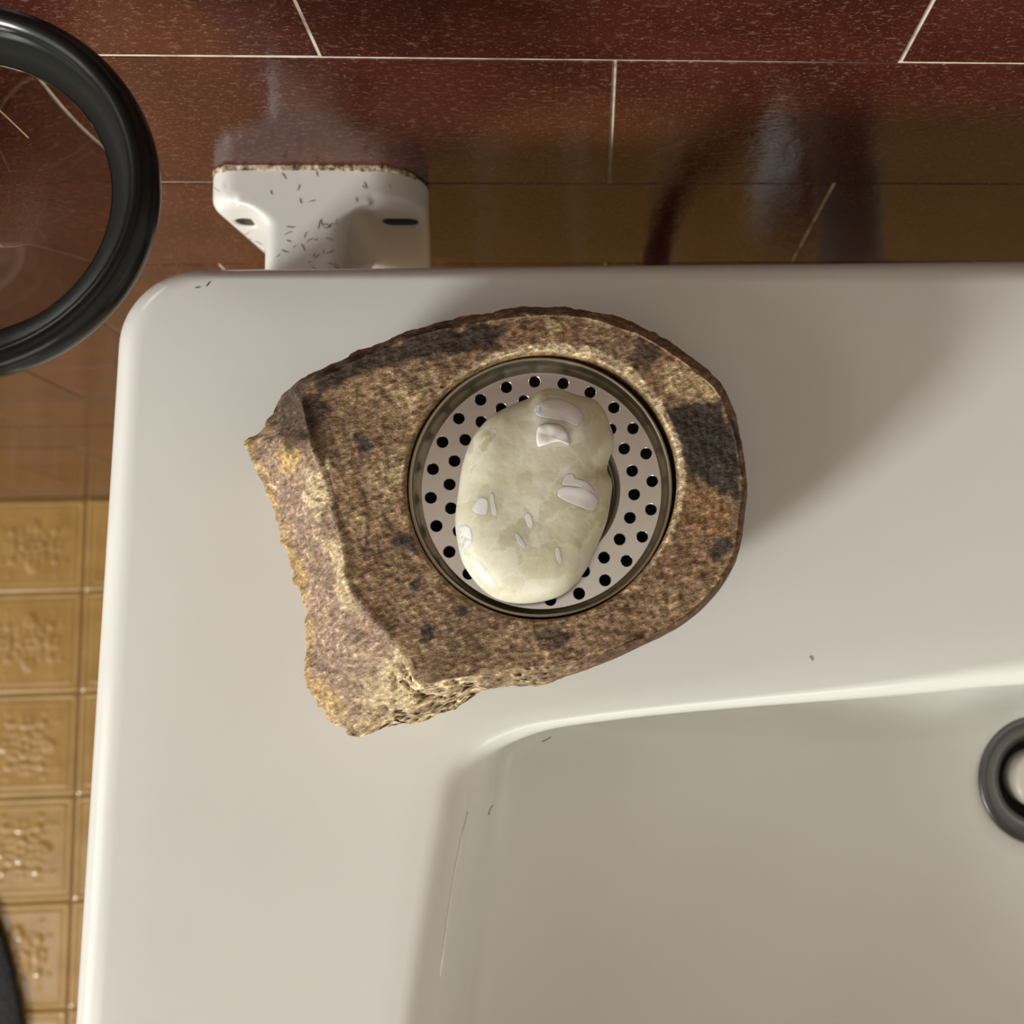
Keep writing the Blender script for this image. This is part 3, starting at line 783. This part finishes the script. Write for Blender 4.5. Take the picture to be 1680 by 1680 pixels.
# ------------------------------------------------------------------ strainer
def build_strainer():
    zc = ZT - 0.0025; cx, cy = SCX
    root = thing('sink_strainer', (cx, cy, zc - 0.02), 'round perforated steel strainer insert sunk into the stone well, under the soap', 'strainer')
    za = -0.0085
    prof = [(RS - 0.0006, -0.0012), (RS, -0.0002), (RS - 0.0004, 0.0004), (RS - 0.0012, -0.0002), (RS - 0.0018, -0.0048), (RS - 0.0023, -0.0072), (RS - 0.0030, za)]
    V, Fc = loft(lathe(prof, (cx, cy, zc), 144)); mesh('sloped_rim', V, Fc, M_STEEL2, root)
    # flat perforated ring
    ro, ri = RS - 0.0030, 0.0250; hr = 0.0020
    circ = lambda r, n, a=0: [(r * math.cos(2 * math.pi * k / n + a), r * math.sin(2 * math.pi * k / n + a)) for k in range(n)]
    hs = []; a0 = math.radians(93.3)
    for k in range(24):
        for rr, sh in ((0.0354, 0.0), (0.0295, 0.5)):
            a = a0 + 2 * math.pi * (k + sh) / 24; x, y = rr * math.cos(a), rr * math.sin(a); hs.append([(x + p[0], y + p[1]) for p in circ(hr, 16)])
    # ring built as an outer and an inner disc boundary
    vs, fs = cdt_fill(circ(ro, 144), hs + [circ(ri, 120)])
    V = [(cx + x, cy + y, zc + za) for x, y in vs]; Fc = list(fs)
    for h in hs:                                      # bevelled lips of the punched holes
        n = len(h); mx = sum(p[0] for p in h) / n; my = sum(p[1] for p in h) / n
        lp = [[(cx + mx + (p[0] - mx) * k, cy + my + (p[1] - my) * k, zc + za + d) for p in h] for k, d in ((1, 0), (0.95, -0.0001), (0.86, -0.0003), (0.85, -0.0008))]
        v, f = loft(lp); b = len(V); V += v; Fc += [tuple(b + i for i in g) for g in f]
    o = mesh('perforated_ring', V, Fc, M_STEEL, root)
    prof = [(ri, za), (ri - 0.0008, za - 0.0002), (ri - 0.0018, za - 0.0011), (ri - 0.0026, za - 0.0032), (ri - 0.0032, za - 0.0060), (ri - 0.0040, za - 0.0105), (ri - 0.006, za - 0.0125), (0.012, za - 0.0130), (0.0004, za - 0.0130)]
    V, Fc = loft(lathe(prof, (cx, cy, zc), 120)); mesh('centre_cup', V, Fc, M_STEEL, root)
    return zc + za


ZPLATE = build_strainer()


# ------------------------------------------------------------------ soap
SOAP_PX = [(898, 638), (921, 640), (948, 649), (975, 656), (991, 674), (1000, 695), (1007, 717), (1006, 735), (1000, 752), (996, 772), (1004, 790), (1003, 812), (996, 853), (984, 885), (971, 912), (962, 934), (937, 966), (903, 984),
           (853, 991), (812, 982), (783, 959), (760, 925), (751, 891), (747, 855), (752, 810), (758, 769), (769, 733), (783, 708), (808, 683), (837, 667), (869, 654), (885, 643)]


def build_soap():
    zm = ZPLATE + 0.0085; P = [tuple(p) for p in spline(px_poly(SOAP_PX, zm), 6, True)]
    c0 = U(878, 815, zm)
    root = thing('soap_bar', (*c0, ZPLATE - 0.004), 'worn oval bar of translucent pale green soap with white chunks lying in the strainer', 'soap')
    NA = 220; th = np.linspace(-math.pi, math.pi, NA, endpoint=False); R = ray_r(P, c0, th); ch, sh = np.cos(th), np.sin(th); loops = []
    HT = 0.0105; HB = 0.0125

    def disp(x, y, k):
        return k * (0.0006 * noise.noise((x * 75, y * 75, 2)) + 0.00015 * noise.noise((x * 190, y * 190, 5)) + 0.00006 * noise.noise((x * 480, y * 480, 8)))
    ztop = lambda rho: HT * (max(0, 1 - rho ** 4.5)) ** 0.5
    for k in range(1, 19):
        rho = math.sin(math.pi / 2 * k / 19); loops.append([(c0[0] + R[i] * rho * ch[i], c0[1] + R[i] * rho * sh[i], zm - HB * (max(0, 1 - rho ** 2.2)) ** 0.75) for i in range(NA)])
    loops.append([(c0[0] + R[i] * ch[i], c0[1] + R[i] * sh[i], zm) for i in range(NA)])
    for k in range(1, 46):
        rho = math.cos(math.pi / 2 * k / 46.0) if k < 20 else None
        rho = 1 - (k / 46.0) ** 1.6 * 0.995
        L = []
        for i in range(NA):
            x, y = c0[0] + R[i] * rho * ch[i], c0[1] + R[i] * rho * sh[i]; L.append((x, y, zm + ztop(rho) + disp(x, y, min(1, (1 - rho) * 6))))
        loops.append(L)
    V, Fc = loft(loops, True, True); mesh('soap_body', V, Fc, M_SOAP, root)

    def ztp(x, y):
        a = math.atan2(y - c0[1], x - c0[0]); r = math.hypot(x - c0[0], y - c0[1]); i = int(round((a + math.pi) / (2 * math.pi) * NA)) % NA; rho = min(r / R[i], 0.999)
        return zm + ztop(rho) + disp(x, y, min(1, (1 - rho) * 6))
    f = 290 / 1282
    chunks = [[(600, 210), (640, 175), (720, 138), (800, 148), (870, 172), (950, 250), (948, 300), (910, 345), (860, 325), (800, 308), (720, 295), (640, 278), (608, 245)],
              [(625, 380), (650, 345), (720, 335), (800, 350), (850, 420), (858, 490), (800, 468), (740, 475), (660, 500), (630, 500), (618, 440)],
              [(812, 760), (835, 710), (880, 698), (900, 730), (960, 745), (1015, 780), (1045, 835), (985, 812), (930, 792), (860, 785), (815, 780)],
              [(775, 845), (795, 805), (840, 792), (900, 797), (980, 805), (1060, 870), (1062, 910), (1035, 955), (990, 955), (920, 930), (830, 895), (785, 868)],
              [(150, 950), (180, 900), (215, 870), (262, 880), (272, 930), (262, 985), (220, 992), (180, 975)],
              [(288, 850), (308, 838), (320, 900), (338, 980), (325, 1000), (300, 985), (292, 920)],
              [(540, 995), (572, 985), (590, 1030), (598, 1075), (578, 1095), (555, 1070), (542, 1035)],
              [(470, 1130), (490, 1132), (515, 1170), (542, 1210), (532, 1232), (505, 1215), (480, 1180)],
              [(757, 1240), (783, 1230), (795, 1285), (806, 1330), (785, 1345), (765, 1300)],
              [(45, 1075), (90, 1065), (135, 1085), (150, 1140), (145, 1200), (90, 1235), (66, 1225), (48, 1150)]]
    for ci, ch_ in enumerate(chunks):
        raised = 0.0006 if ci in (1,) else 0.00006
        Q = [tuple(p) for p in spline([U(740 + x * f, 620 + y * f, zm + 0.009) for x, y in ch_], 4, True)]
        m = np.mean(np.array(Q), axis=0); lp = []
        for k, d in ((1.02, -0.0010), (1.0, 0.00002), (0.95, raised * 0.7), (0.85, raised), (0.6, raised), (0.3, raised), (0.02, raised)):
            L = []
            for x, y in Q:
                X, Y = m[0] + (x - m[0]) * k, m[1] + (y - m[1]) * k; L.append((X, Y, ztp(X, Y) + d + (0.0004 * noise.noise((X * 400, Y * 400, 1)) if ci == 1 and k < 0.96 else 0)))
            lp.append(L)
        V, Fc = loft(lp, True, True); mesh('soap_chunk', V, Fc, M_CHUNK, root)
    bpy.data.objects['soap_chunk']['label'] = 'opaque white soap chunk'


build_soap()


# ------------------------------------------------------------------ smoked glass dish on a wall arm
def build_dish():
    zc = HC - 0.27; c = U(-92, 298, zc)
    root = thing('glass_dish', (c[0], YW - 0.0005, zc), 'round smoked glass dish with black rim above the back left washbasin corner', 'dish')
    prof = [(0.0003, -0.0106), (0.0195, -0.0106), (0.0205, -0.0112), (0.0372, -0.0112), (0.0376, -0.0102), (0.0372, -0.0092), (0.0205, -0.0092), (0.0195, -0.0088), (0.0003, -0.0088)]
    V, Fc = loft(lathe(prof, (c[0], c[1], zc), 128), True, True); mesh('dish_base', V, Fc, M_SMOKE, root, auto=50)
    prof = [(0.0374, -0.0113), (0.0420, -0.0104), (0.0450, -0.0076), (0.0454, -0.0060), (0.0444, -0.0060), (0.0410, -0.0084), (0.0376, -0.0090), (0.0374, -0.0113)]
    V, Fc = loft(lathe(prof, (c[0], c[1], zc), 128)); tag(mesh('dish_wall', V, Fc, M_WALLGLASS, root, auto=50), 'dark grey green sloping glass wall')
    prof = [(0.0472 + 0.0036 * math.cos(a), -0.0056 + 0.0054 * math.sin(a)) for a in np.linspace(0, 2 * math.pi, 33)]
    V, Fc = loft(lathe(prof, (c[0], c[1], zc), 128)); tag(mesh('dish_rim', V, Fc, M_BLACKGLASS, root, auto=50), 'thick black glass rim')
    for pts in (((-10, 172), (20, 200), (47, 226)),):  # thin pale tube laid on the dish base
        q = spline([(*U(px, py, zc - 0.0085), zc - 0.0085) for px, py in pts], 5); V, Fc = tube(q, 0.00013, 6); tag(mesh('pale_line', V, Fc, M_PALELINE, root), 'pale thin line in the glass')
    y0 = c[1] + 0.0505
    V, Fc = tube([(c[0], y0 - 0.001, zc - 0.005), (c[0], y0 + 0.003, zc - 0.005), (c[0], y0 + 0.012, zc - 0.005), (c[0], YW, zc - 0.005)], 0.004, 14); mesh('wall_arm', V, Fc, M_CHROME, root)
    V, Fc = loft(lathe([(0.0005, -0.005), (0.013, -0.005), (0.015, -0.003), (0.015, -0.0003)], (c[0], YW, zc - 0.005), 40, 'y'), True, True); mesh('wall_flange', V, Fc, M_CHROME, root)


build_dish()

# ------------------------------------------------------------------ waste pipe and supply hose under the basin (seen in the glossy wall)
px_, pz = 0.1600, 0.800
root = thing('waste_pipe', (px_, YW, pz), 'grey plastic waste pipe under the washbasin, mirrored in the glossy brown wall tiles', 'pipe')
pts = [(px_, YW - 0.0008, pz), (px_, 0.15, pz), (px_, 0.11, pz), (px_ + 0.001, 0.085, pz - 0.004), (px_ + 0.002, 0.07, pz - 0.016), (px_ + 0.002, 0.064, pz - 0.036), (px_ + 0.002, 0.064, pz - 0.12)]
V, Fc = tube([tuple(p) for p in spline(pts, 6)], 0.0195, 28); mesh('pipe_run', V, Fc, M_PVC, root)
V, Fc = loft(lathe([(0.0196, -0.012), (0.031, -0.011), (0.034, -0.006), (0.035, -0.0005)], (px_, YW, pz), 48, 'y')); mesh('wall_collar', V, Fc, M_PVC, root)
V, Fc = loft(lathe([(0.001, -0.03), (0.03, -0.03), (0.034, -0.026), (0.034, 0.045), (0.030, 0.05), (0.017, 0.053), (0.016, 0.06)], (px_ + 0.002, 0.064, pz - 0.15), 40), True); mesh('trap_bottle', V, Fc, M_PVC, root)
tp = [(px_ + 0.030, 0.045, pz - 0.13), (0.2, 0.0, pz - 0.12), (DR[0], DR[1] + 0.03, pz - 0.1), (DR[0], DR[1], pz - 0.05), (DR[0], DR[1], ZB - 0.1665)]
V, Fc = tube([tuple(p) for p in spline(tp, 6)], 0.016, 20); mesh('tail_pipe', V, Fc, M_PVC, root)
root = thing('supply_hose', (0.045, YW, 0.79), 'dark flexible supply hose beside the waste pipe, mirrored in the brown tiles', 'hose')
hp = [(0.045, YW - 0.001, 0.79), (0.047, 0.165, 0.792), (0.062, 0.13, 0.80), (0.095, 0.105, 0.825), (0.14, 0.085, 0.86), (0.155, 0.075, 0.885)]
V, Fc = tube([tuple(p) for p in spline(hp, 6)], 0.0075, 16); mesh('hose_run', V, Fc, M_HOSE, root)
V, Fc = loft(lathe([(0.0076, -0.016), (0.012, -0.015), (0.012, -0.004), (0.02, -0.003), (0.02, -0.0005)], (0.045, YW, 0.79), 32, 'y')); mesh('hose_nut', V, Fc, M_CHROME, root)

# ------------------------------------------------------------------ black bath mat on the floor
def build_mat():
    zc = 0.007; q = [np.array(U(px, py, zc)) for px, py in ((0, 1497), (26, 1580), (46, 1680))]
    a, b, c = q; d = 2 * (a[0] * (b[1] - c[1]) + b[0] * (c[1] - a[1]) + c[0] * (a[1] - b[1]))
    ux = ((a @ a) * (b[1] - c[1]) + (b @ b) * (c[1] - a[1]) + (c @ c) * (a[1] - b[1])) / d; uy = ((a @ a) * (c[0] - b[0]) + (b @ b) * (a[0] - c[0]) + (c @ c) * (b[0] - a[0])) / d
    R = float(np.hypot(a[0] - ux, a[1] - uy)); n_ = (b - np.array([ux, uy])) / R; R = min(R, 0.5); ux, uy = (b - n_ * R).tolist(); ux -= 0.004; uy -= 0.004
    root = thing('bath_mat', (ux, uy, 0.002), 'black mat with rounded edge on the ochre floor tiles left of the washbasin', 'mat')
    r = 0.012; loops = [[]]; n = 220
    prof = [(R - 0.006, 0.0022), (R - 0.001, 0.003), (R, 0.005), (R - 0.001, 0.0075), (R - 0.004, 0.009), (R - 0.02, 0.0098), (R * 0.6, 0.0098), (R * 0.2, 0.0098), (0.001, 0.0098)]
    L = []
    for rr, z in prof:
        L.append([(ux + (rr + 0.0015 * noise.noise((j * 0.5, z * 200, 0))) * math.cos(2 * math.pi * j / n), uy + rr * math.sin(2 * math.pi * j / n), z) for j in range(n)])
    V, Fc = loft(L, True, True); mesh('mat_pile', V, Fc, M_MAT, root)
    print('mat', ux, uy, R)


build_mat()

# ------------------------------------------------------------------ loose hairs on the basin deck
HA = [((323, 471), (333, 463), (343, 463), 0, 'short dark hair at the back left corner of the washbasin deck'), ((320, 472), (324, 472), (327, 472), 0, 'tiny dark speck of hair at the back left corner of the washbasin deck'),
      ((1328, 1077), (1331, 1080), (1333, 1084), 0, 'tiny dark hair on the washbasin deck in front of the stone'), ((889, 1217), (897, 1213), (904, 1209), 1, 'short dark hair just inside the back edge of the bowl'),
      ((801, 1337), (804, 1327), (808, 1321), 2, 'curved dark hair inside the bowl near its left wall')]
HA[0] = ((338, 470), (341, 466), (344, 462), 0, HA[0][4])
for p0, p1, p2, where, lb in HA:
    z = ZB + (0.0002 if where == 0 else (-0.045 if where == 1 else -0.05))
    if where:
        dg = bpy.context.evaluated_depsgraph_get(); body = bpy.data.objects['basin_body']
        pts = []
        for p in (p0, p1, p2):
            dv = Vector(RM @ np.array([(p[0] - PPX) / F, -(p[1] - PPY) / F, -1.0])); og = Vector((0, 0, HC)) - world_loc(body)
            hit, loc, nr, fi = body.ray_cast(og, dv); pts.append(loc + world_loc(body) + nr * 0.0001)
    else: pts = [Vector((*U(*p, z), z)) for p in (p0, p1, p2)]
    V, Fc = tube([tuple(q) for q in spline([tuple(q) for q in pts], 4)], 0.00013, 6)
    tag(mesh('cut_hair_strand', V, Fc, M_HAIR, None, loc=tuple(pts[1])), lb, 'hair')
